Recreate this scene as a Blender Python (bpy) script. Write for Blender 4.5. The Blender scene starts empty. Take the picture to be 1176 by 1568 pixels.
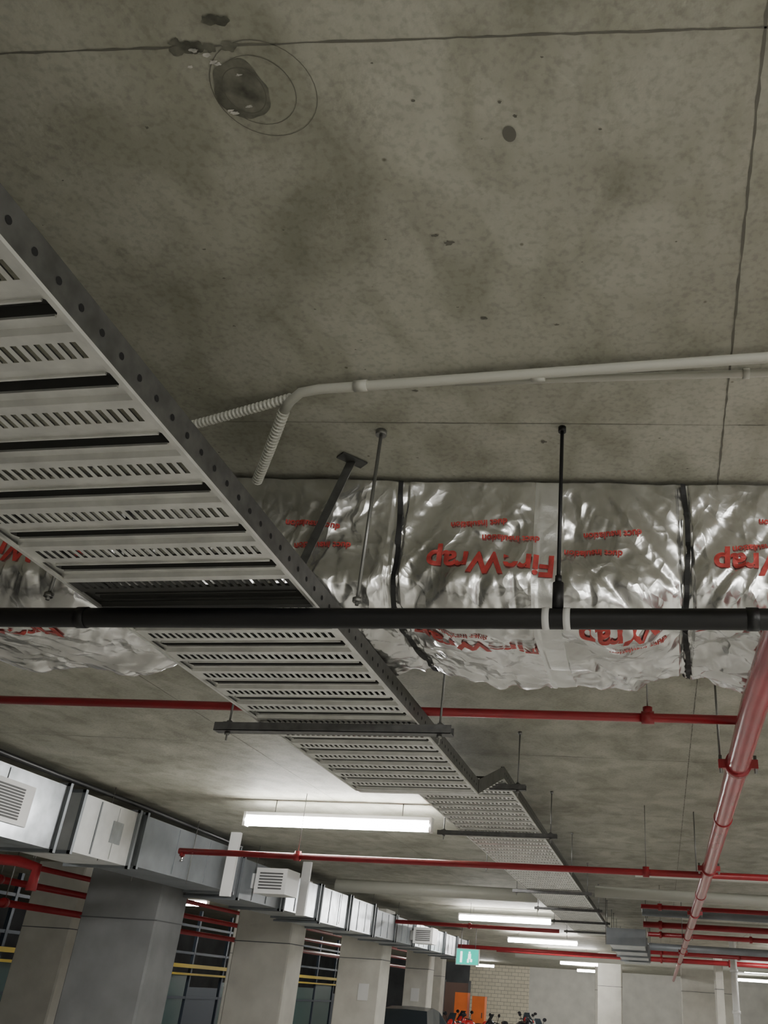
import bpy, math, random
from mathutils import Vector, Matrix, noise
random.seed(4)
Z0=1.8
C=1.75
SK=0.095   # plan skew of the cross-running services
# ------------------------------------------------------------------ materials
def mat(name,base,rough=.6,metal=0,emit=None,es=0,noise_s=None,var=.25,bump=0,bs=20,spec=.5,stretch=None):
    m=bpy.data.materials.new(name); m.use_nodes=True
    nt=m.node_tree; N=nt.nodes; L=nt.links; b=N['Principled BSDF']
    b.inputs['Base Color'].default_value=(*base,1); b.inputs['Roughness'].default_value=rough
    b.inputs['Metallic'].default_value=metal
    b.inputs['Specular IOR Level'].default_value=spec
    if emit: b.inputs['Emission Color'].default_value=(*emit,1); b.inputs['Emission Strength'].default_value=es
    tc=N.new('ShaderNodeTexCoord'); src=tc.outputs['Object']
    if stretch:
        mp=N.new('ShaderNodeMapping'); mp.inputs['Scale'].default_value=stretch; L.new(src,mp.inputs['Vector']); src=mp.outputs[0]
    if noise_s:
        n=N.new('ShaderNodeTexNoise'); n.inputs['Scale'].default_value=noise_s; n.inputs['Detail'].default_value=3; L.new(src,n.inputs['Vector'])
        r=N.new('ShaderNodeValToRGB'); r.color_ramp.elements[0].position=.3; r.color_ramp.elements[1].position=.7
        r.color_ramp.elements[0].color=(*[c*(1-var) for c in base],1); r.color_ramp.elements[1].color=(*[min(1,c*(1+var)) for c in base],1)
        L.new(n.outputs['Fac'],r.inputs['Fac']); L.new(r.outputs['Color'],b.inputs['Base Color'])
    if bump:
        n2=N.new('ShaderNodeTexNoise'); n2.inputs['Scale'].default_value=bs; n2.inputs['Detail'].default_value=3; L.new(src,n2.inputs['Vector'])
        bp=N.new('ShaderNodeBump'); bp.inputs['Strength'].default_value=bump; bp.inputs['Distance'].default_value=.02
        L.new(n2.outputs['Fac'],bp.inputs['Height']); L.new(bp.outputs[0],b.inputs['Normal'])
    return m
def ceiling_mat():
    m=bpy.data.materials.new('ceiling_concrete'); m.use_nodes=True
    nt=m.node_tree; N=nt.nodes; L=nt.links; b=N['Principled BSDF']; b.inputs['Roughness'].default_value=.7
    b.inputs['Specular IOR Level'].default_value=.3
    tc=N.new('ShaderNodeTexCoord')
    def nz(s,d,st=None,dist=0):
        n=N.new('ShaderNodeTexNoise'); n.inputs['Scale'].default_value=s; n.inputs['Detail'].default_value=d; n.inputs['Distortion'].default_value=dist
        if st:
            mp=N.new('ShaderNodeMapping'); mp.inputs['Scale'].default_value=st; L.new(tc.outputs['Object'],mp.inputs['Vector']); L.new(mp.outputs[0],n.inputs['Vector'])
        else: L.new(tc.outputs['Object'],n.inputs['Vector'])
        return n
    def ramp(n,a,ca,b_,cb):
        r=N.new('ShaderNodeValToRGB'); e=r.color_ramp.elements; e[0].position=a; e[0].color=(*ca,1); e[1].position=b_; e[1].color=(*cb,1)
        L.new(n.outputs[0],r.inputs['Fac']); return r
    def mul(x,y,f=1):
        mx=N.new('ShaderNodeMix'); mx.data_type='RGBA'; mx.blend_type='MULTIPLY'; mx.inputs[0].default_value=f
        L.new(x,mx.inputs[6]); L.new(y,mx.inputs[7]); return mx.outputs[2]
    a=ramp(nz(1.9,6,None,.4),.30,(.33,.325,.265),.68,(.49,.485,.41))
    c=ramp(nz(6,6,(1,.6,1),.4),.36,(.78,.78,.75),.56,(1,1,1))
    d=ramp(nz(55,4),.33,(.82,.82,.82),.52,(1,1,1))
    v=N.new('ShaderNodeTexVoronoi'); v.inputs['Scale'].default_value=7; v.inputs['Randomness'].default_value=1; L.new(tc.outputs['Object'],v.inputs['Vector'])
    g=ramp(v,.02,(.45,.44,.4),.05,(1,1,1))
    col=mul(mul(mul(a.outputs[0],c.outputs[0]),d.outputs[0]),g.outputs[0])
    L.new(col,b.inputs['Base Color'])
    bn=nz(30,3); bp=N.new('ShaderNodeBump'); bp.inputs['Strength'].default_value=.2; bp.inputs['Distance'].default_value=.01
    L.new(bn.outputs[0],bp.inputs['Height']); L.new(bp.outputs[0],b.inputs['Normal'])
    return m
def block_mat():
    m=bpy.data.materials.new('cream_blockwork'); m.use_nodes=True
    nt=m.node_tree; N=nt.nodes; L=nt.links; b=N['Principled BSDF']; b.inputs['Roughness'].default_value=.8
    tc=N.new('ShaderNodeTexCoord'); mp=N.new('ShaderNodeMapping'); mp.inputs['Rotation'].default_value=(math.pi/2,0,0)
    br=N.new('ShaderNodeTexBrick'); br.inputs['Scale'].default_value=1; br.inputs['Brick Width'].default_value=.4; br.inputs['Row Height'].default_value=.2
    br.inputs['Mortar Size'].default_value=.012
    br.inputs['Color1'].default_value=(.78,.72,.58,1); br.inputs['Color2'].default_value=(.7,.65,.52,1); br.inputs['Mortar'].default_value=(.35,.33,.27,1)
    L.new(tc.outputs['Object'],mp.inputs[0]); L.new(mp.outputs[0],br.inputs['Vector']); L.new(br.outputs['Color'],b.inputs['Base Color'])
    return m
def foil_mat():
    m=bpy.data.materials.new('aluminium_foil_wrap'); m.use_nodes=True
    nt=m.node_tree; N=nt.nodes; L=nt.links; b=N['Principled BSDF']
    b.inputs['Metallic'].default_value=.95; b.inputs['Roughness'].default_value=.27
    tc=N.new('ShaderNodeTexCoord')
    n=N.new('ShaderNodeTexNoise'); n.inputs['Scale'].default_value=3.5; n.inputs['Detail'].default_value=3; L.new(tc.outputs['Object'],n.inputs['Vector'])
    n2=N.new('ShaderNodeTexNoise'); n2.inputs['Scale'].default_value=4; n2.inputs['Detail'].default_value=4; L.new(tc.outputs['Object'],n2.inputs['Vector'])
    r=N.new('ShaderNodeValToRGB'); r.color_ramp.elements[0].position=.35; r.color_ramp.elements[0].color=(.62,.615,.59,1); r.color_ramp.elements[1].position=.6; r.color_ramp.elements[1].color=(.88,.88,.87,1)
    L.new(n2.outputs['Fac'],r.inputs['Fac']); L.new(r.outputs[0],b.inputs['Base Color'])
    # crumple: cones of a warped voronoi meet in sharp creases, drawn out along diagonal folds
    prev=None
    for sc_,dist,st,rot in ((5.5,.030,(1.6,1,.42),.45),(13,.0085,(1.5,1,.55),-.5),(30,.0022,(1,1,.9),.3)):
        ad=N.new('ShaderNodeMix'); ad.data_type='RGBA'; ad.inputs[0].default_value=.22; L.new(tc.outputs['Object'],ad.inputs[6]); L.new(n.outputs['Color'],ad.inputs[7])
        mp=N.new('ShaderNodeMapping'); mp.inputs['Scale'].default_value=st; mp.inputs['Rotation'].default_value=(0,rot,0); L.new(ad.outputs[2],mp.inputs['Vector'])
        v=N.new('ShaderNodeTexVoronoi'); v.inputs['Scale'].default_value=sc_; L.new(mp.outputs[0],v.inputs['Vector'])
        bp=N.new('ShaderNodeBump'); bp.inputs['Strength'].default_value=1; bp.inputs['Distance'].default_value=dist; L.new(v.outputs['Distance'],bp.inputs['Height'])
        if prev: L.new(prev.outputs[0],bp.inputs['Normal'])
        prev=bp
    L.new(prev.outputs[0],b.inputs['Normal'])
    return m
M={}
M['ceil']=ceiling_mat()
M['joint']=mat('joint_dark_concrete',(.15,.145,.12),.9)  # dark concrete tone for joints, rings and pits
M['stain']=mat('damp_stain',(.15,.148,.12),.3,noise_s=25,var=.5)
M['glintflake']=mat('glint_and_flake',(.55,.54,.50),.5,noise_s=40,var=.4)  # pale colour for painted glints and white flakes
M['floor']=mat('floor_concrete',(.58,.57,.54),.5,noise_s=2,var=.12)
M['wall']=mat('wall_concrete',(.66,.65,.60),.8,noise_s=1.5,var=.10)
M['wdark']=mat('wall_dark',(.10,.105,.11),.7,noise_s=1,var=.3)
M['block']=block_mat()
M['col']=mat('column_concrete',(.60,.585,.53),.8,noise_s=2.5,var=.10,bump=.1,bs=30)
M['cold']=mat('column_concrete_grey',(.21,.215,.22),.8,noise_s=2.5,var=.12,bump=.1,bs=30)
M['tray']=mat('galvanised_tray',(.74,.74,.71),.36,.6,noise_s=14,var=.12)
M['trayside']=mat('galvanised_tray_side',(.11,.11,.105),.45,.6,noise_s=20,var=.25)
M['trayshade']=mat('tray_painted_shade',(.07,.07,.066),.6,.3)  # dark colour standing in for shade in slots, grooves and the pipe band
M['hole']=mat('hole_dark',(.008,.008,.008),.9)
M['strut']=mat('strut_galvanised',(.16,.16,.16),.45,.5,noise_s=25,var=.2)
M['rod']=mat('threaded_rod_zinc',(.26,.26,.25),.4,.8)
M['blk']=mat('black_pipe_insulation',(.008,.008,.009),.45)
M['foil']=foil_mat()
M['tape']=mat('smooth_foil_tape',(.80,.80,.78),.33,.85,bump=.15,bs=25)
M['strap']=mat('black_strap',(.010,.010,.010),.6)
M['redtxt']=mat('red_print',(.42,.05,.045),.5,noise_s=30,var=.3)
M['red']=mat('red_sprinkler_paint',(.33,.02,.028),.32,noise_s=6,var=.12)
M['redbig']=mat('red_main_paint',(.42,.05,.065),.22,noise_s=3,var=.15)
M['cond']=mat('grey_pvc_conduit',(.48,.48,.42),.4)
M['galv']=mat('galvanised_duct_sheet',(.46,.49,.52),.33,.65,noise_s=5,var=.28)
M['galvd']=mat('galvanised_duct_dull',(.26,.28,.30),.5,.4,noise_s=3,var=.15)
M['white']=mat('white_powder_coat',(.78,.78,.77),.4)
M['boot']=mat('flexible_duct_connector',(.72,.73,.73),.45,.2,noise_s=5,var=.1)
M['gdark']=mat('grille_dark',(.09,.09,.09),.6)
M['tube']=mat('lamp_diffuser',(.9,.9,.9),.4,emit=(1,.985,.95),es=30)
M['exit']=mat('exit_sign_face',(.0,.45,.36),.4,emit=(.0,.62,.46),es=.32)
M['exitw']=mat('exit_sign_pictogram',(.9,.9,.9),.4,emit=(.9,1,.95),es=.6)
M['orange']=mat('orange_panel',(.80,.18,.03),.5,noise_s=2,var=.1)
M['yellow']=mat('yellow_rail',(.75,.55,.04),.5)
M['blue']=mat('blue_grey_steel',(.06,.08,.11),.5,.2)
M['teal']=mat('teal_panel',(.05,.11,.11),.35)
M['glass']=mat('dark_glass',(.03,.04,.05),.08)
M['carp']=mat('car_paint_dark',(.06,.065,.08),.25,.4)
M['rubber']=mat('tyre_rubber',(.02,.02,.02),.8)
M['chrome']=mat('chrome',(.7,.7,.7),.15,1)
M['bikered']=mat('motorcycle_red_paint',(.5,.02,.02),.25)
M['bikeblk']=mat('motorcycle_black_paint',(.02,.02,.025),.25)
M['brown']=mat('brown_door',(.10,.055,.04),.6)
# ------------------------------------------------------------------ mesh builder
class MB:
    def __init__(s): s.v=[];s.f=[];s.m=[];s.sm=[];s.mats=[]
    def mi(s,k):
        if k not in s.mats: s.mats.append(k)
        return s.mats.index(k)
    def face(s,pts,k,smooth=False):
        b=len(s.v); s.v+= [tuple(p) for p in pts]; s.f.append(tuple(range(b,b+len(pts)))); s.m.append(s.mi(k)); s.sm.append(smooth)
    def hexa(s,p,k):
        b=len(s.v); s.v+=[tuple(q) for q in p]
        for f in ((0,3,2,1),(4,5,6,7),(0,1,5,4),(1,2,6,5),(2,3,7,6),(3,0,4,7)):
            s.f.append(tuple(b+i for i in f)); s.m.append(s.mi(k)); s.sm.append(False)
    def box(s,x0,x1,y0,y1,z0,z1,k):
        s.hexa([(x0,y0,z0),(x1,y0,z0),(x1,y1,z0),(x0,y1,z0),(x0,y0,z1),(x1,y0,z1),(x1,y1,z1),(x0,y1,z1)],k)
    def beam(s,a,b,w,h,k,up=(0,0,1)):
        a=Vector(a);b=Vector(b);d=(b-a).normalized();u=Vector(up)
        sd=d.cross(u).normalized();u=sd.cross(d).normalized()
        P=[]
        for q in (a,b):
            P.append([q-sd*w/2-u*h/2,q+sd*w/2-u*h/2,q+sd*w/2+u*h/2,q-sd*w/2+u*h/2])
        s.hexa(P[0]+P[1],k)
    def tube(s,pts,r,k,n=14,caps=True,rf=None,smooth=True):
        pts=[Vector(p) for p in pts]; b=len(s.v); t0=(pts[1]-pts[0]).normalized()
        ref=Vector((0,0,1)) if abs(t0.z)<.9 else Vector((1,0,0))
        nm=t0.cross(ref).normalized()
        for i,p in enumerate(pts):
            if i==0:t=t0
            elif i==len(pts)-1:t=(pts[i]-pts[i-1]).normalized()
            else:t=((pts[i]-pts[i-1]).normalized()+(pts[i+1]-pts[i]).normalized()).normalized()
            nm=(nm-t*nm.dot(t)).normalized(); bn=t.cross(nm); rr=rf(i) if rf else r
            for j in range(n):
                a=2*math.pi*j/n; s.v.append(tuple(p+(nm*math.cos(a)+bn*math.sin(a))*rr))
        for i in range(len(pts)-1):
            for j in range(n):
                s.f.append((b+i*n+j,b+i*n+(j+1)%n,b+(i+1)*n+(j+1)%n,b+(i+1)*n+j)); s.m.append(s.mi(k)); s.sm.append(smooth)
        if caps:
            s.f.append(tuple(b+j for j in range(n))[::-1]); s.m.append(s.mi(k)); s.sm.append(False)
            e=b+(len(pts)-1)*n; s.f.append(tuple(e+j for j in range(n))); s.m.append(s.mi(k)); s.sm.append(False)
    def disc(s,c,r,nrm,k,n=16,r2=None):
        c=Vector(c);nrm=Vector(nrm).normalized(); ref=Vector((0,0,1)) if abs(nrm.z)<.9 else Vector((1,0,0))
        u=nrm.cross(ref).normalized();w=nrm.cross(u)
        P=[c+(u*math.cos(2*math.pi*i/n)*r+w*math.sin(2*math.pi*i/n)*(r2 or r)) for i in range(n)]
        s.face(P,k)
    def ring(s,c,r,w,nrm,k,n=40,ax=1.0):
        c=Vector(c)
        for i in range(n):
            a=2*math.pi*i/n;b=2*math.pi*(i+1)/n
            s.face([c+Vector((math.cos(a)*r,math.sin(a)*r*ax,0)),c+Vector((math.cos(b)*r,math.sin(b)*r*ax,0)),c+Vector((math.cos(b)*(r+w),math.sin(b)*(r+w)*ax,0)),c+Vector((math.cos(a)*(r+w),math.sin(a)*(r+w)*ax,0))],k)
    def sphere(s,c,r,k,sx=1,sy=1,sz=1,n=14):
        c=Vector(c); b=len(s.v); h=n//2
        for i in range(h+1):
            th=math.pi*i/h
            for j in range(n):
                a=2*math.pi*j/n; s.v.append((c.x+r*sx*math.sin(th)*math.cos(a),c.y+r*sy*math.sin(th)*math.sin(a),c.z+r*sz*math.cos(th)))
        for i in range(h):
            for j in range(n):
                s.f.append((b+i*n+j,b+(i+1)*n+j,b+(i+1)*n+(j+1)%n,b+i*n+(j+1)%n)); s.m.append(s.mi(k)); s.sm.append(True)
    def obj(s,name,parent=None,world=False):
        me=bpy.data.meshes.new(name); off=0 if world else Z0
        me.from_pydata([(x,y,z+off) for x,y,z in s.v],[],s.f)
        for k in s.mats: me.materials.append(M[k])
        for p,mi,sm in zip(me.polygons,s.m,s.sm): p.material_index=mi; p.use_smooth=sm
        me.update(); o=bpy.data.objects.new(name,me); bpy.context.scene.collection.objects.link(o)
        if parent: o.parent=parent
        return o
def skew(x,y): return y+SK*x
# ------------------------------------------------------------------ room shell (z relative to the camera height)
FL=-Z0
b=MB(); b.box(-20,14,-8,62,FL-.2,FL,'floor'); b.obj('floor')
b=MB(); b.box(-20,14,-8,62,C,C+.3,'ceil')
def jline(p,q,w,k='joint',n=60,jit=.002):
    p=Vector(p);q=Vector(q);d=(q-p);sd=Vector((-d.y,d.x,0)).normalized()
    pr=None
    for i in range(n+1):
        c=p+d*i/n+sd*random.uniform(-jit,jit); ww=w*random.uniform(.4,1.3)
        L_=c+sd*ww/2;R_=c-sd*ww/2
        if pr: b.face([pr[0],pr[1],R_,L_],k)
        pr=(L_,R_)
zc=C-.0015
jline((-6,1.125+SK*-6,zc),(6,1.125+SK*6,zc),.005,n=400,jit=.0012)
jline((-6,skew(-6,2.54),zc),(6,skew(6,2.54),zc),.003,n=200,jit=.001)
for i in range(9): jline((-12,skew(-12,4.9+i*2.4),zc),(8,skew(8,4.9+i*2.4),zc),.007,n=60)
jline((.262,-3,zc),(.262,30,zc),.007,n=1200,jit=.0012)
jline((2.1,-3,zc),(2.1,30,zc),.009,n=200)
jline((-3.4,2,zc),(-3.4,30,zc),.006,n=200)
def blob(cx,cy,r,k,z=.004,s=0,ay=.6,am=.9,n=14):
    P=[]
    for i in range(n):
        a=2*math.pi*i/n; rr=r*(1+am*noise.noise(Vector((math.cos(a)*1.5+s*7.13,math.sin(a)*1.5,s*3.37+.4))))
        P.append((cx+math.cos(a)*rr,cy+math.sin(a)*rr*ay,C-z))
    b.face(P,k)
blob(-.87,1.15,.064,'stain',.002,2,1.15,.22,44)
b.ring((-.835,1.155,C-.0015),.085,.0018,None,'joint'); b.ring((-.82,1.155,C-.0015),.118,.0018,None,'joint')
b.ring((-.865,1.15,C-.003),.046,.002,None,'joint',ax=1.2)
for i in range(4): blob(-.89+random.uniform(-.04,.03),1.15+random.uniform(-.04,.05),random.uniform(.006,.011),'glintflake',.004,i,.35)  # white glints painted onto the dark disc
for i in range(9): blob(-.90+random.uniform(-.08,.07),1.03+random.uniform(-.05,.03),random.uniform(.008,.020),'stain',.003+.0001*i,i+9,.7,.6,24)
for i in range(5): blob(-.92+random.uniform(-.06,.05),1.06+random.uniform(-.02,.02),random.uniform(.006,.010),'glintflake',.0045,i+29,.5)
b.disc((-.29,1.335,C-.002),.022,(0,0,1),'joint',18,.016)
for i,(x,y,r) in enumerate([(-.5,1.65,.014),(-.46,1.95,.010),(-.75,2.28,.010),(-.36,2.62,.012),(-.53,1.62,.009),(-.3,1.25,.005),(-.25,2.0,.006),(-.27,1.29,.006)]):
    blob(x,y,r,'joint',.002,i+40)
for i in range(60): blob(random.uniform(-2,.9),random.uniform(1,3),random.uniform(.0015,.005),'joint',.002,i+60)
b.obj('ceiling')
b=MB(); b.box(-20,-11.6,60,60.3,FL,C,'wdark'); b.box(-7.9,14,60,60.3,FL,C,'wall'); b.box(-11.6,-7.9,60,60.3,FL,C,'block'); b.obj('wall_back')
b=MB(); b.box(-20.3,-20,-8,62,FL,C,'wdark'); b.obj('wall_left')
b=MB(); b.box(14,14.3,-8,62,FL,C,'wall'); b.obj('wall_right')
b=MB(); b.box(-20,14,-8.3,-8,FL,C,'wall'); b.obj('wall_front')
# ------------------------------------------------------------------ perforated cable trays
def tray(name,xa,xb,y0,y1,h,side=.085,per=.223,shade_band=None,n=27):
    b=MB(); lx,rx=xa,xb; y=y0
    sl=.050; g=.048; fl=(per-sl-g)/2
    m=.026; pitch=(rx-lx-2*m)/n
    i=0
    while y<y1-.01:
        k='trayshade' if (shade_band and shade_band[0]<y+per/2<shade_band[1]) else 'tray'
        ys=y; ye=y+sl
        b.face([(lx,ys,h),(lx+m,ys,h),(lx+m,ye,h),(lx,ye,h)],k); b.face([(rx-m,ys,h),(rx,ys,h),(rx,ye,h),(rx-m,ye,h)],k)
        for j in range(n):
            xs=lx+m+j*pitch
            web=pitch*.48
            b.face([(xs,ys,h),(xs+web,ys,h),(xs+web,ye,h),(xs,ye,h)],k)
            b.face([(xs+web,ys,h),(xs+web,ye,h),(xs+web,ye,h+.004),(xs+web,ys,h+.004)],'trayshade')
        def strip(a,c,za,zb,kk=None): b.face([(lx,a,za),(rx,a,za),(rx,c,zb),(lx,c,zb)],kk or k)
        a=ye; u=.014
        strip(a,a+fl*.40,h,h); strip(a+fl*.40,a+fl*.50,h,h+u); strip(a+fl*.50,a+fl,h+u,h+u)
        a=ye+fl; gx0=lx+.030; gx1=rx-.030; zz=h+u
        b.face([(lx,a,zz),(gx0,a,zz),(gx0-.010,a+g*.25,zz),(gx0-.014,a+g/2,zz),(gx0-.010,a+g*.75,zz),(gx0,a+g,zz),(lx,a+g,zz)],k)
        b.face([(rx,a,zz),(rx,a+g,zz),(gx1,a+g,zz),(gx1+.010,a+g*.75,zz),(gx1+.014,a+g/2,zz),(gx1+.010,a+g*.25,zz),(gx1,a,zz)],k)
        d=.026
        b.face([(gx0-.014,a,zz+.001),(gx1+.014,a,zz+.001),(gx1+.014,a+.004,zz+d),(gx0-.014,a+.004,zz+d)],'trayshade')  # groove faces coloured dark, shade put into the recess
        b.face([(gx0-.014,a+g,zz+.001),(gx1+.014,a+g,zz+.001),(gx1+.014,a+g-.006,zz+d),(gx0-.014,a+g-.006,zz+d)],'trayshade')
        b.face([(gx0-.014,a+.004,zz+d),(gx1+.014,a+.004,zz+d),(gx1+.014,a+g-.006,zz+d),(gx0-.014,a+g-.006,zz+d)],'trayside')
        b.box(gx0,gx1,a-.001,a+.004,zz-.006,zz,k); b.box(gx0,gx1,a+g-.004,a+g+.001,zz-.006,zz,k)
        a+=g
        strip(a,a+fl*.45,zz,zz); strip(a+fl*.45,a+fl*.55,zz,h); strip(a+fl*.55,a+fl,h,h)
        y+=per; i+=1
    ye=y
    for sx,x in ((1,rx),(-1,lx)):
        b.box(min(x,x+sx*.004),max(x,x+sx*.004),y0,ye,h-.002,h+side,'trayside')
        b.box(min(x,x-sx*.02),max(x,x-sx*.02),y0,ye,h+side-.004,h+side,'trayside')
        b.box(min(x-sx*.006,x+sx*.006),max(x-sx*.006,x+sx*.006),y0,ye,h-.005,h+.004,'tray')
        yy=y0+.03
        while yy<ye:
            b.disc((x+sx*.005,yy,h+side*.5),.0085,(1,0,0),'hole',12)
            yy+=.074
    return b
b=tray('cable_tray',-1.84,-1.075,.30,5.42,1.08,shade_band=(2.36,2.5)); b.obj('cable_tray')  # row near the pipe coloured dark, painting in pipe and duct shade
b=tray('cable_tray',-1.84,-1.075,6.35,22,1.37,n=22); 
for i in range(8):
    y0=5.44+i*.11; z0=1.08+i*.036
    b.box(-1.84,-1.075,y0,y0+.06,z0,z0+.004,'tray')
for x in(-1.84,-1.075):
    b.hexa([(x,5.44,1.08),(x+.005,5.44,1.08),(x+.005,6.34,1.37),(x,6.34,1.37),(x,5.44,1.165),(x+.005,5.44,1.165),(x+.005,6.34,1.455),(x,6.34,1.455)],'trayside')
b.obj('cable_tray')
# ------------------------------------------------------------------ trapeze hangers
def trapeze(x0,x1,y,h,w=.041):
    b=MB()
    z=h-.024
    b.box(x0,x1,y-w/2,y+w/2,z-.019,z-.016,'strut'); b.box(x0,x1,y-w/2,y-w/2+.003,z-.019,z+.02,'strut'); b.box(x0,x1,y+w/2-.003,y+w/2,z-.019,z+.02,'strut')
    for x in (x0+.06,x1-.06):
        b.tube([(x,y,z-.06),(x,y,C-.001)],.0055,'rod',8)
        b.tube([(x,y,z-.034),(x,y,z-.02)],.013,'rod',6); b.tube([(x,y,z+.02),(x,y,z+.034)],.013,'rod',6)
        b.tube([(x,y,C-.02),(x,y,C-.001)],.016,'rod',10)
        b.box(x-.022,x+.022,y-.022,y+.022,z+.02,z+.025,'strut')
    b.obj('trapeze_hanger')
trapeze(-2.06,-.905,3.90,1.072,.062)
trapeze(-2.06,-.92,8.6,1.365,.05)
for yy in (6.5,10.9,13.4,15.9,18.4,21): trapeze(-2.05,-.93,yy,1.365,.045)
b=MB()
for x,y in ((-.93,2.505),(-1.99,2.43)):
    b.tube([(x,y,1.075),(x,y,C-.001)],.0065,'rod',8); b.tube([(x,y,C-.02),(x,y,C-.001)],.02,'rod',12); b.tube([(x,y,1.085),(x,y,1.10)],.016,'rod',6)
b.obj('trapeze_hanger')
b=MB(); b.beam((-1.10,2.69,C-.002),(-1.24,2.72,1.33),.034,.004,'trayside',(0,1,0)); b.beam((-1.13,2.64,C-.006),(-1.06,2.72,C-.006),.05,.006,'trayside'); b.beam((-1.24,2.72,1.33),(-1.18,2.60,1.27),.03,.004,'trayside'); b.obj('duct_hanger_strap')
# ------------------------------------------------------------------ foil-wrapped duct
TOP,BOT,DEP=C-.02,1.215,.80
straps=[-4.11,-3.05,-1.99,-.93,.13,1.19,2.25]
tape=-.37
R=.12
PT=2*(TOP-BOT-R)+R*math.pi+DEP-2*R
def prof(s):
    segs=[('f',TOP-BOT-R),('c',R*math.pi/2),('b',DEP-2*R),('d',R*math.pi/2),('k',TOP-BOT-R)]
    d=s*PT
    for k,l in segs:
        if d<=l or k=='k':
            if k=='f': return 0,TOP-d,-1,0
            if k=='c': a=d/R; return R-R*math.cos(a),BOT+R-R*math.sin(a),-math.cos(a),-math.sin(a)
            if k=='b': return R+d,BOT,0,-1
            if k=='d': a=d/R; return DEP-R+R*math.sin(a),BOT+R-R*math.cos(a),math.sin(a),-math.cos(a)
            return DEP,BOT+R+d,1,0
        d-=l
def ridge(x,y,z): return 1-abs(noise.noise(Vector((x,y,z))))*2.4
def facet(a,c,z):
    ds,ps=noise.voronoi(Vector((a,c,z)))
    p=ps[0]
    hx=math.sin(p.x*127.1+p.y*311.7)*43758.5; hy=math.sin(p.x*269.5+p.y*183.3)*43758.5
    hx-=math.floor(hx); hy-=math.floor(hy)
    e=min(1,(ds[1]-ds[0])*3.5)
    return ((a-p.x)*(hx-.5)+(c-p.y)*(hy-.5))*2*e+(e-.6)*.35
def surf(x,s,off=0):
    yo,z,ny,nz=prof(s)
    dd=min((x-q for q in straps),key=abs); best=abs(dd)
    pil=min(1,best/.30); pil=pil*pil*(3-2*pil)
    t=s*PT; sg=1 if dd>0 else -1
    wx=.12*noise.noise(Vector((x*3,t*3,1))); wt=.12*noise.noise(Vector((x*3,t*3,5)))
    w=noise.noise(Vector((x*3.2+t*1.2,t*3.0-x*1.0,3)))*1.1
    w+=facet((x+wx)*4.5+sg*(t+wt)*2.4,(t+wt)*2.0,0)*1.15
    w+=facet((x+wx)*10-sg*t*5,(t+wt)*5,4)*.38
    w+=ridge(x*9+sg*t*6,t*2.0,9)*.32*(1.2-.5*pil)
    amp=.026
    if abs(x-tape)<.055: amp*=.45
    low=max(0,min(1,(t-.25)/.35))
    d=.048*pil*(.35+.95*low)+w*amp*(.8+.3*low)
    if best<.025: d-=.012
    if s<.06: d*=.4+s/.1
    if z+nz*d>C-.006: d=min(d,.0)
    d+=off
    return Vector((x,2.915+SK*x+yo+ny*d, z+nz*d))
b=MB(); nx=1150; ns=190; xA,xB=-4.2,1.8
for i in range(nx+1):
    x=xA+(xB-xA)*i/nx
    for j in range(ns+1): b.v.append(tuple(surf(x,j/ns)))
mf=b.mi('foil'); mt=b.mi('tape')
for i in range(nx):
    x=xA+(xB-xA)*(i+.5)/nx
    for j in range(ns):
        b.f.append((i*(ns+1)+j,(i+1)*(ns+1)+j,(i+1)*(ns+1)+j+1,i*(ns+1)+j+1)); b.m.append(mt if abs(x-tape)<.05 else mf); b.sm.append(True)
duct=b.obj('insulated_duct')
b=MB()
for q in straps[1:-1]:
    wob=lambda j:q+.010*math.sin(j*.07+q)
    for j in range(ns):
        p0=surf(wob(j)-.009,j/ns,.012);p1=surf(wob(j)+.009,j/ns,.012);p2=surf(wob(j+1)+.009,(j+1)/ns,.012);p3=surf(wob(j+1)-.009,(j+1)/ns,.012)
        b.face([p0,p1,p2,p3],'strap',True)
b.obj('straps',duct)
def duct_text(txt,x,s,size,rot=math.pi):
    cu=bpy.data.curves.new('t','FONT'); cu.body=txt; cu.size=size; cu.align_x='CENTER'; cu.align_y='CENTER'; cu.offset=size*.03
    to=bpy.data.objects.new('t',cu); bpy.context.scene.collection.objects.link(to)
    dg=bpy.context.evaluated_depsgraph_get(); me=bpy.data.meshes.new_from_object(to.evaluated_get(dg))
    bpy.data.objects.remove(to)
    for v in me.vertices:
        X_=v.co.x*math.cos(rot)-v.co.y*math.sin(rot); Y_=v.co.x*math.sin(rot)+v.co.y*math.cos(rot)
        p=surf(x+X_,max(0,min(1,s-Y_/PT)),.005); v.co=(p.x,p.y,p.z+Z0)
    me.materials.clear(); me.materials.append(M['redtxt'])
    o=bpy.data.objects.new('printed_label',me); bpy.context.scene.collection.objects.link(o); o.parent=duct
for x,s in [(-3.4,.20),(-2.35,.20),(-.57,.203),(.46,.198),(1.4,.20),(-2.5,.37),(-.65,.40),(-.02,.33),(.62,.38),(-3.3,.40)]:
    duct_text('FireWrap',x,s,.12,math.pi+random.uniform(-.08,.08))
for x,s in [(-1.25,.12),(-1.2,.17),(-.62,.11),(-.5,.145),(.40,.155),(-2.4,.16),(-.13,.13),(-.05,.39),(-.2,.175),(.5,.10),(-.7,.35)]:
    duct_text('duct insulation',x,s,.036,math.pi+random.uniform(-.1,.1))
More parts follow.
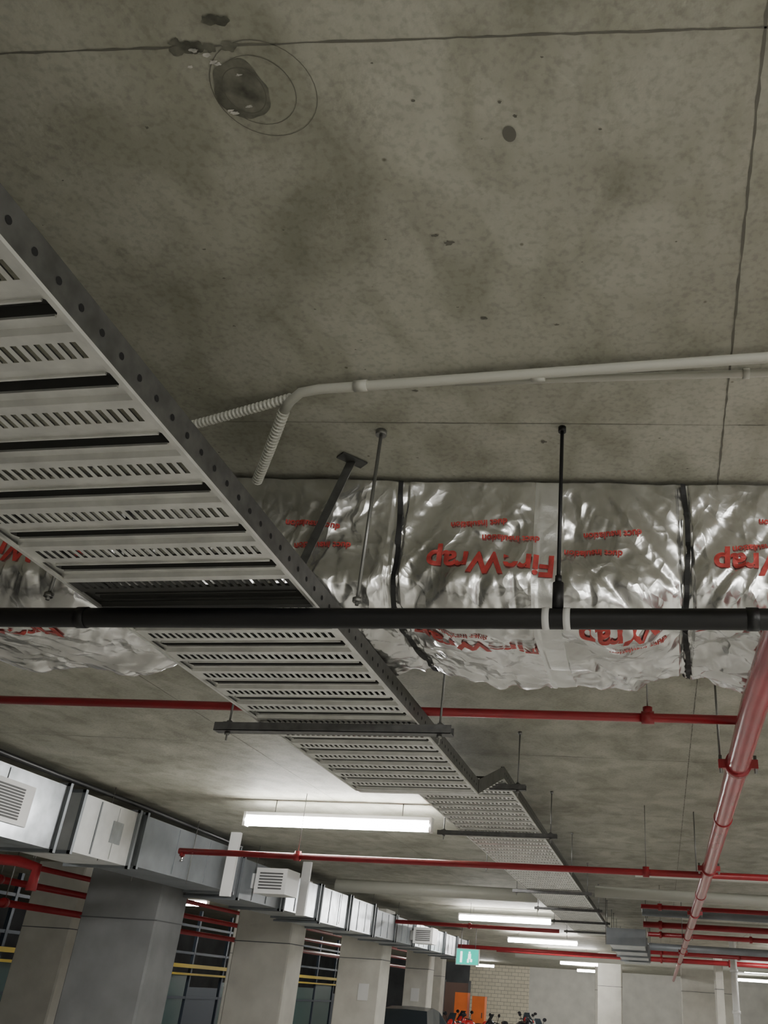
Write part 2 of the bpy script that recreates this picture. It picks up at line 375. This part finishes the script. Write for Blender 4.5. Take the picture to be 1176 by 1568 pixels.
# ------------------------------------------------------------------ black pipe + clamp
PH=1.035
def by(x): return 2.535+.028*(x+.28)
b=MB(); b.tube([(x,by(x),PH) for x in (-6,-3,-1,0,1.5,4)],.033,'blk',20)
for x in (-4.1,-1.9,.28,2.6): b.tube([(x,by(x),PH),(x+.035,by(x+.035),PH)],.036,'blk',20)
cx=-.285
for x in (cx-.035,cx+.03):
    b.tube([(x-.011,by(x),PH),(x+.011,by(x),PH)],.0355,'white',20)
b.tube([(cx,by(cx),PH+.03),(cx,by(cx)-.0,PH+.12)],.018,'blk',12); b.tube([(cx,by(cx),PH+.12),(cx,by(cx)-.0,PH+.145)],.011,'blk',12)
b.tube([(cx,by(cx),PH+.12),(cx,by(cx),C-.001)],.0065,'blk',8); b.tube([(cx,by(cx),C-.02),(cx,by(cx),C-.001)],.014,'blk',10)
b.obj('black_insulated_pipe')
# ------------------------------------------------------------------ PVC conduits
b=MB(); zc2=C-.035
pts=[(3,2.12,zc2),(.37,2.17,zc2),(-.4,2.185,zc2),(-1.05,2.20,zc2),(-1.12,2.21,zc2-.002),(-1.17,2.245,zc2-.01),(-1.21,2.29,zc2-.02)]
b.tube(pts,.0165,'cond',16)
for x in (-.93,-.35,.5): b.tube([(x,2.195 if x<0 else 2.165,zc2),(x+.045,2.195 if x<0 else 2.165,zc2)],.0195,'cond',16)
def flex(p,q,r,sag=0,n=60):
    p=Vector(p);q=Vector(q)
    pts=[p.lerp(q,i/n)+Vector((0,0,-sag*math.sin(math.pi*i/n))) for i in range(n+1)]
    b.tube(pts,r,'cond',14,rf=lambda i:r*(1 if i%4<2 else .74),smooth=False)
flex((-1.205,2.285,zc2-.02),(-1.42,2.60,C-.13),.020,.01,100)
flex((-1.17,2.245,zc2+.005),(-1.95,2.43,zc2-.03),.017,.005,200)
b.obj('electrical_conduit')
b=MB(); b.tube([(3,2.28,C-.02),(.37,2.265,C-.02),(-.2,2.24,C-.02),(-.6,2.225,C-.02)],.012,'cond',14)
for x in (.3,1.2): b.tube([(x,2.262,C-.02),(x+.02,2.263,C-.02)],.017,'cond',14); 
b.obj('electrical_conduit')
# ------------------------------------------------------------------ red sprinkler pipes
def redmain():
    b=MB(); P=[(.47,1.2,1.11),(.43,2.4,1.125),(.405,3.6,1.11),(.445,8.7,1.13),(.48,27.8,1.13),(.50,45,1.13)]
    b.tube(P,.056,'redbig',24)
    def at(y):
        for p,q in zip(P,P[1:]):
            if p[1]<=y<=q[1]: return Vector(p).lerp(Vector(q),(y-p[1])/(q[1]-p[1]))
    for y in (4.70,8.7,13,17.5,22,27):
        c=at(y)
        b.tube([c+Vector((0,-.035,0)),c+Vector((0,.035,0))],.066,'red',24)
        for sx in (-1,1):
            b.box(c.x+sx*.080-.018,c.x+sx*.080+.018,c.y-.018,c.y+.018,c.z-.022,c.z+.022,'red')
            b.tube([(c.x+sx*.086,c.y,c.z-.045),(c.x+sx*.086,c.y,c.z+.045)],.009,'rod',8)
    for y in (4.74,9.4,17.5):
        c=at(y); b.tube([(c.x-.086,c.y,c.z),(c.x-.086,c.y,C-.001)],.006,'rod',8)
    for y in (6.2,10.8,15,20):
        c=at(y); b.tube([c+Vector((0,-.02,0)),c+Vector((0,.02,0))],.061,'red',24)
    b.obj('red_sprinkler_main_pipe')
redmain()
def cross(name,x0,x1,y,h,r,k,drops=(),coup=()):
    b=MB(); b.tube([(x0,skew(x0,y)-0,h),(x1,skew(x1,y),h)],r,k,14)
    for x in coup:
        b.tube([(x-.03,skew(x,y),h),(x+.03,skew(x,y),h)],r*1.45,k,14)
        b.tube([(x,skew(x,y),h),(x,skew(x,y),h+.05)],r*1.1,k,10); b.tube([(x,skew(x,y),h+.05),(x,skew(x,y),C-.001)],.004,'rod',6)
    for x,l in drops:
        b.tube([(x,skew(x,y),h),(x,skew(x,y),h-l)],r*.9,k,12); b.tube([(x,skew(x,y),h-l),(x,skew(x,y),h-l-.05)],r*.5,'chrome',8); b.disc((x,skew(x,y),h-l-.05),.03,(0,0,1),'chrome')
    b.obj(name)
def c2(name,x0,y0,x1,y1,h,r,k,**kw):
    global SK
    old=SK; SK=(y1-y0)/(x1-x0); cross(name,x0,x1,y0-SK*x0,h,r,k,**kw); SK=old
c2('red_sprinkler_branch_pipe',-3.6,3.97,.40,4.20,1.20,.021,'red',coup=(-.03,))
c2('red_sprinkler_branch_pipe',-4.88,9.0,5,9.3,1.13,.030,'red',coup=(-3.6,-.12),drops=((-4.84,.05),))
# ------------------------------------------------------------------ further cross services
c2('grey_drain_pipe',-5.3,15.2,-1.95,15.45,1.48,.10,'cond')
c2('grey_drain_pipe',-.9,13.6,8,14.4,1.40,.075,'cond')
for y,h,r,k in [(12.4,1.5,.03,'cond'),(15.6,1.42,.035,'red'),(16.6,1.42,.06,'galvd'),(17.5,1.30,.05,'red'),(19.6,1.5,.07,'cond'),(22.6,1.48,.05,'red'),(24,1.3,.08,'galvd'),(26.5,1.30,.05,'red'),(30,1.3,.07,'red'),(34,1.35,.1,'cond')]:
    nm={'red':'red_sprinkler_branch_pipe','cond':'grey_drain_pipe','galvd':'steel_service_pipe'}[k]
    c2(nm,-.3 if y<28 else -5,y,9,y+.7,h,r,k,coup=((.0,2.0) if k=='red' else ()))
c2('red_sprinkler_branch_pipe',-5.6,20.2,-2.1,20.5,1.30,.04,'red',coup=(-4,))
c2('red_sprinkler_branch_pipe',-5.6,27,-1,27.5,1.2,.05,'red')
# ------------------------------------------------------------------ batten lights
def batten(x,y,h,l=2.05,name='batten_light',rot=0):
    b=MB(); c=math.cos(rot); s_=math.sin(rot)
    def P(u,w,z): return (x+u*c-w*s_,y+u*s_+w*c,z)
    def bx(u0,u1,w0,w1,z0,z1,k):
        b.hexa([P(u0,w0,z0),P(u1,w0,z0),P(u1,w1,z0),P(u0,w1,z0),P(u0,w0,z1),P(u1,w0,z1),P(u1,w1,z1),P(u0,w1,z1)],k)
    bx(-l/2,l/2,-.045,.045,h+.05,h+.085,'white')
    bx(-l/2-.03,-l/2,-.05,.05,h-.062,h+.085,'white'); bx(l/2,l/2+.03,-.05,.05,h-.062,h+.085,'white')
    b.tube([P(-l/2,0,h),P(l/2,0,h)],.058,'tube',8,caps=False)
    for u in (-l*.35,l*.35): b.tube([P(u,0,h+.085),P(u,0,C-.001)],.006,'rod',6)
    b.obj(name)
for (x,y,h) in [(-3.38,9.45,1.53),(-3.4,21.3,1.53),(-3.45,28.9,1.53),(-3.4,36,1.53),(-3.4,44,1.53),(-3.4,53,1.53),
                (3.6,-1.0,1.45),(3.2,2.0,1.45),(2.2,-4.0,1.5),(4.2,7.5,1.5),(4.2,18.8,1.5),(4.2,28.6,1.5),(4.2,40,1.5),(4.2,51,1.5),(-10.9,21,1.5),(-10,6,1.5),(-10,31,1.5),(-10,42,1.5),(-9.6,54,1.5)]:  # unseen battens beside and behind camera, some added for ceiling fill and foil highlights
    batten(x,y,h,1.0 if x<-9 else 2.05)  # furthest battens added to brighten the back wall and columns
# ------------------------------------------------------------------ galvanised ventilation ducts (left)
b=MB(); X0,X1=-6.5,-5.82
def dsec(y0,y1,x0,x1,z0,z1,k,fl=True):
    b.box(x0,x1,y0,y1,z0,z1,k)
    for t in (.33,.66):
        yy=y0+(y1-y0)*t; b.box(x1,x1+.008,yy-.01,yy+.01,z0+.02,z1-.02,'galvd' if t<.5 else k)
    if fl:
        for yy in (y0,y1):
            b.box(x0-.03,x1+.03,yy-.02,yy+.02,z0-.03,z0+.002,'galvd'); b.box(x1-.002,x1+.035,yy-.02,yy+.02,z0-.03,z1+.03,'galvd'); b.box(x0-.03,x1+.03,yy-.02,yy+.02,z1,z1+.03,'galvd')
dsec(3,5.6,X0,X1,1.0,1.60,'galv'); dsec(5.6,8.25,X0,X1,1.0,1.60,'galv')
dsec(8.45,9.55,X0,X1+.05,1.02,1.58,'boot'); dsec(9.8,12.4,X0,X1,1.05,1.60,'galvd')
y=12.6
for i in range(10):
    k=['galvd','galv','galv','galv','galvd'][i%5]; zt=1.52-(.06 if i>3 else 0); dsec(y,y+1.55,X0-.1,X1,1.0-.04*(i>1),zt,k); y+=1.7
b.box(X1,X1+.02,6.5,7.75,1.12,1.48,'white')
for i in range(11): b.box(X1+.02,X1+.03,6.62,7.6,1.16+i*.026,1.174+i*.026,'gdark')
b.box(X1+.05,X1+.06,9.1,9.3,1.2,1.42,'galv')
b.tube([(X1+.02,3,1.68),(X1+.02,8,1.66),(X1+.02,9.7,1.67),(X1-.02,12.5,1.66)],.025,'blk',10)
for yy in (4,6.5,9,11,13,15,17,19,21):
    for xx in (X0-.03,X1+.04): b.tube([(xx,yy,1.0),(xx,yy,C-.001)],.005,'rod',6)
for (yy,z) in ((12.9,1.22),(22.3,1.12)):
    b.box(-5.72,-5.25,yy,yy+.5,z-.12,z+.22,'white')
    for i in range(6): b.box(-5.66,-5.31,yy-.012,yy,z-.06+i*.04,z-.042+i*.04,'gdark')
    b.box(-5.82,-5.72,yy+.1,yy+.4,z-.05,z+.15,'white')
for yy in (11.8,14.6): b.box(-5.70,-5.56,yy,yy+.06,.95,C-.001,'white')
b.obj('galvanised_ventilation_duct')
b=MB()
for i in range(4):
    b.box(-.95,-.30,18+i*2.2,20+i*2.2,1.0,1.22,'galv'); b.box(-.98,-.27,17.98+i*2.2,18.02+i*2.2,.97,1.25,'galvd')
    for x in(-.99,-.26): b.tube([(x,18+i*2.2,.97),(x,18+i*2.2,C-.001)],.006,'rod',6)
b.obj('galvanised_ventilation_duct')
# ------------------------------------------------------------------ columns
def column(x0,x1,y,d,k='col',sign=False):
    b=MB(); c=.025
    P=[(x0+c,y),(x1-c,y),(x1,y+c),(x1,y+d-c),(x1-c,y+d),(x0+c,y+d),(x0,y+d-c),(x0,y+c)]
    for i in range(8):
        p,q=P[i],P[(i+1)%8]; b.face([(p[0],p[1],FL),(q[0],q[1],FL),(q[0],q[1],C-.001),(p[0],p[1],C-.001)],k)
    b.box(x0-.004,x1+.004,y-.004,y+d+.004,.62,.635,'wdark')
    if sign: b.box(x1-.5,x1-.25,y-.01,y,-.25,.1,'white')
    b.obj('concrete_column')
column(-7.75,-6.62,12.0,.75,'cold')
column(-7.7,-6.62,16.9,.75)
column(-7.7,-6.62,23.0,.8,sign=True)
column(-7.75,-7.0,29.6,.7,sign=True)
column(-9.6,-8.9,40,.7)
for x,y in ((-11.6,16.2),(-11.6,25.3),(-11.6,35)): column(x,x+1.0,y,.7)
for x,y,w in ((-2.4,38,.9),(.7,38,1.9),(4.0,36,1.2),(-3.3,50,1.2),(1.6,31.3,.25)): column(x,x+w,y,.6)
b=MB(); b.tube([(1.95,28.0,FL),(1.95,28.0,C-.001)],.09,'white',14)
for z in(-1,.0,1): b.tube([(1.95,28.0,z),(1.95,28.0,z+.08)],.11,'white',14)
b.obj('downpipe')
# ------------------------------------------------------------------ left bay cages, rails
b=MB()
for i in range(14):
    y=13+i*2.0; b.box(-12.55,-12.47,y,y+.08,FL,1.6,'blue')
    b.box(-12.53,-12.50,y+.1,y+1.9,FL+.1,-.25+.15*(i%3),'teal' if i%3 else 'blue')
for z in (-.5,.55,1.2): b.beam((-12.5,12,z),(-12.5,41,z),.05,.06,'blue')
b.beam((-12.42,12,.24),(-12.42,41,.24),.05,.09,'yellow'); b.beam((-12.42,12,.05),(-12.42,41,.05),.05,.05,'yellow')
b.obj('storage_cage')
for xx,z,r in ((-9.9,1.12,.05),(-9.7,.80,.05),(-9.4,1.32,.04)):
    b=MB(); b.tube([(xx,12,z),(xx,39,z)],r,'red',12)
    for yy in (13,18,24,30): b.tube([(xx,yy,z),(xx,yy,C-.001)],.008,'rod',6); b.tube([(xx,yy-.04,z),(xx,yy+.04,z)],r*1.4,'red',12)
    b.obj('red_sprinkler_branch_pipe')
b=MB(); b.tube([(-9.6,9.0,1.05),(-7.3,9.8,1.05),(-7.1,9.9,1.0),(-7.1,9.9,.75)],.06,'red',14); b.tube([(-9.6,8.6,1.3),(-6.9,9.3,1.3)],.045,'red',14); b.obj('red_sprinkler_branch_pipe')
# ------------------------------------------------------------------ exit sign, cabinets, doors
b=MB(); ex,ey,ez=-5.2,26.4,.92
b.box(ex-.32,ex+.32,ey,ey+.08,ez-.2,ez+.2,'white'); b.box(ex-.30,ex+.30,ey-.008,ey,ez-.18,ez+.18,'exit')
b.box(ex+.02,ex+.10,ey-.014,ey-.008,ez-.05,ez+.08,'exitw'); b.box(ex+.03,ex+.08,ey-.014,ey-.008,ez+.09,ez+.13,'exitw'); b.box(ex-.0,ex+.05,ey-.014,ey-.008,ez-.14,ez-.05,'exitw'); b.box(ex+.08,ex+.14,ey-.014,ey-.008,ez-.12,ez-.05,'exitw'); b.box(ex-.20,ex-.14,ey-.014,ey-.008,ez-.14,ez+.13,'exitw')
for u in (-.2,.2): b.tube([(ex+u,ey+.04,ez+.2),(ex+u,ey+.04,C-.001)],.01,'rod',6)
b.obj('exit_sign')
b=MB(); 
for x,z in ((-8.7,.1),(-7.95,.0)):
    b.box(x,x+.55,42,42.5,FL,z,'orange'); b.box(x+.04,x+.51,41.98,42,FL+.1,z-.1,'orange'); b.box(x+.44,x+.47,41.95,41.98,-.8,-.6,'gdark')
b.obj('orange_cabinet')
b=MB(); b.box(-10.0,-8.9,45.9,46,FL,.5,'brown'); b.box(-10.1,-10.0,45.85,46,FL,.6,'wdark'); b.box(-8.9,-8.8,45.85,46,FL,.6,'wdark'); b.tube([(-9.0,45.86,-.6),(-9.12,45.86,-.6)],.02,'chrome',8); b.obj('door_1')
# ------------------------------------------------------------------ vehicles
def wheel(b,c,r,w,ax):
    c=Vector(c); a=Vector(ax); b.tube([c-a*w/2,c-a*w*.35,c+a*w*.35,c+a*w/2],r,'rubber',22,rf=lambda i:r*(.92 if i in(0,3) else 1)); b.tube([c-a*(w/2+.005),c+a*(w/2+.005)],r*.6,'chrome',16)
def car(x,y):
    b=MB(); hw=.87
    pr=[(-2.15,.35,.80),(-2.2,.62,.86),(-1.95,.88,.87),(-1.1,.98,.87),(-.45,1.38,.66),(.35,1.45,.64),(1.1,1.36,.66),(1.75,1.0,.84),(2.1,.92,.84),(2.2,.55,.84),(2.15,.33,.8)]
    rows=[]
    for yy,z,w in pr:
        wz=max(.33,min(z-.05,.85)); rows.append([(x-.80,y+yy,FL+.3),(x-hw,y+yy,FL+.3+(wz-.3)*.5),(x-hw*min(1,w/.85),y+yy,FL+wz),(x-w*.93,y+yy,FL+z-.02),(x,y+yy,FL+z),(x+w*.93,y+yy,FL+z-.02),(x+hw*min(1,w/.85),y+yy,FL+wz),(x+hw,y+yy,FL+.3+(wz-.3)*.5),(x+.80,y+yy,FL+.3)])
    for i in range(len(rows)-1):
        for j in range(8):
            k='carp'
            if (i in(3,) and j in (3,4)) or (i==6 and j in(3,4)) or (i in(3,4,5,6) and j in (2,5)): k='glass'
            b.face([rows[i][j],rows[i][j+1],rows[i+1][j+1],rows[i+1][j]],k,False)
    b.face(rows[0],'carp'); b.face(rows[-1][::-1],'carp')
    for sy in (-1.35,1.3):
        for sx in(-1,1): wheel(b,(x+sx*.8,y+sy,FL+.32),.32,.2,(1,0,0))
    for sx in(-1,1): b.sphere((x+sx*.98,y-.75,FL+.98),.1,'carp',1,.6,.7); b.sphere((x+sx*.62,y-2.1,FL+.7),.12,'chrome',1.2,.4,.6)
    b.obj('car')
car(-6.85,27.0)
def moto(x,y,k,ang):
    b=MB()
    wheel(b,(x-.7,y,FL+.31),.31,.12,(0,1,0)); wheel(b,(x+.72,y,FL+.31),.31,.15,(0,1,0))
    b.tube([(x-.7,y-.09,FL+.31),(x-.42,y-.09,FL+.98)],.025,'chrome',8); b.tube([(x-.7,y+.09,FL+.31),(x-.42,y+.09,FL+.98)],.025,'chrome',8)
    b.sphere((x-.12,y,FL+.86),.3,k,1.1,.55,.55); b.sphere((x-.5,y,FL+.95),.19,k,.9,.8,1.0); b.sphere((x-.58,y,FL+.93),.12,'chrome',.8,1,1)
    b.sphere((x+.42,y,FL+.84),.3,'bikeblk',1.2,.45,.28); b.sphere((x+.85,y,FL+.92),.16,k,1.2,.5,.5)
    b.box(x-.25,x+.3,y-.14,y+.14,FL+.3,FL+.66,'bikeblk'); b.tube([(x+.1,y+.16,FL+.35),(x+.9,y+.18,FL+.45)],.05,'chrome',10)
    b.tube([(x-.72,y,FL+.31),(x-.3,y,FL+.6)],.02,'bikeblk',8); b.tube([(x+.72,y,FL+.31),(x+.2,y,FL+.55)],.035,'bikeblk',8)
    b.tube([(x-.3,y-.36,FL+1.02),(x-.4,y-.12,FL+1.06),(x-.4,y+.12,FL+1.06),(x-.3,y+.36,FL+1.02)],.016,'bikeblk',8)
    for s in(-1,1):
        b.tube([(x-.36,y+s*.25,FL+1.04),(x-.36,y+s*.34,FL+1.24)],.008,'bikeblk',6); b.sphere((x-.36,y+s*.36,FL+1.27),.07,'bikeblk',.4,1.2,.8)
    b.face([(x-.62,y-.16,FL+1.0),(x-.62,y+.16,FL+1.0),(x-.42,y+.12,FL+1.3),(x-.42,y-.12,FL+1.3)],'glass')
    o=b.obj('motorcycle'); 
    o.matrix_world=Matrix.Translation((x,y,0))@Matrix.Rotation(ang,4,'Z')@Matrix.Translation((-x,-y,0))
moto(-6.3,31.5,'bikered',1.2); moto(-5.3,34,'bikeblk',.6); moto(-4.2,32,'bikeblk',2.4); moto(-7.0,37,'bikered',1.0); moto(-5.6,40,'bikeblk',2.5); moto(-5.9,45,'bikered',1.5)
# ------------------------------------------------------------------ world + camera
w=bpy.data.worlds.new('World'); bpy.context.scene.world=w; w.use_nodes=True
w.node_tree.nodes['Background'].inputs[0].default_value=(.8,.85,.9,1); w.node_tree.nodes['Background'].inputs[1].default_value=.3
f=1350
Yv=Vector((265,-761,-1350)).normalized(); Zv=Vector((170,2424,-1350)); Zv=(Zv-Yv*Zv.dot(Yv)).normalized(); Xv=Yv.cross(Zv)
cam=bpy.data.cameras.new('camera'); co=bpy.data.objects.new('camera',cam); bpy.context.scene.collection.objects.link(co)
co.matrix_world=Matrix.Translation((0,0,Z0))@Matrix((Xv,Yv,Zv)).to_4x4()
cam.sensor_fit='VERTICAL'; cam.sensor_height=36; cam.sensor_width=27; cam.lens=f/1568*36; cam.shift_x=-162/1568; cam.clip_end=300; cam.clip_start=.02
bpy.context.scene.camera=co
sc=bpy.context.scene
sc.view_settings.view_transform='AgX'; sc.view_settings.exposure=1.75
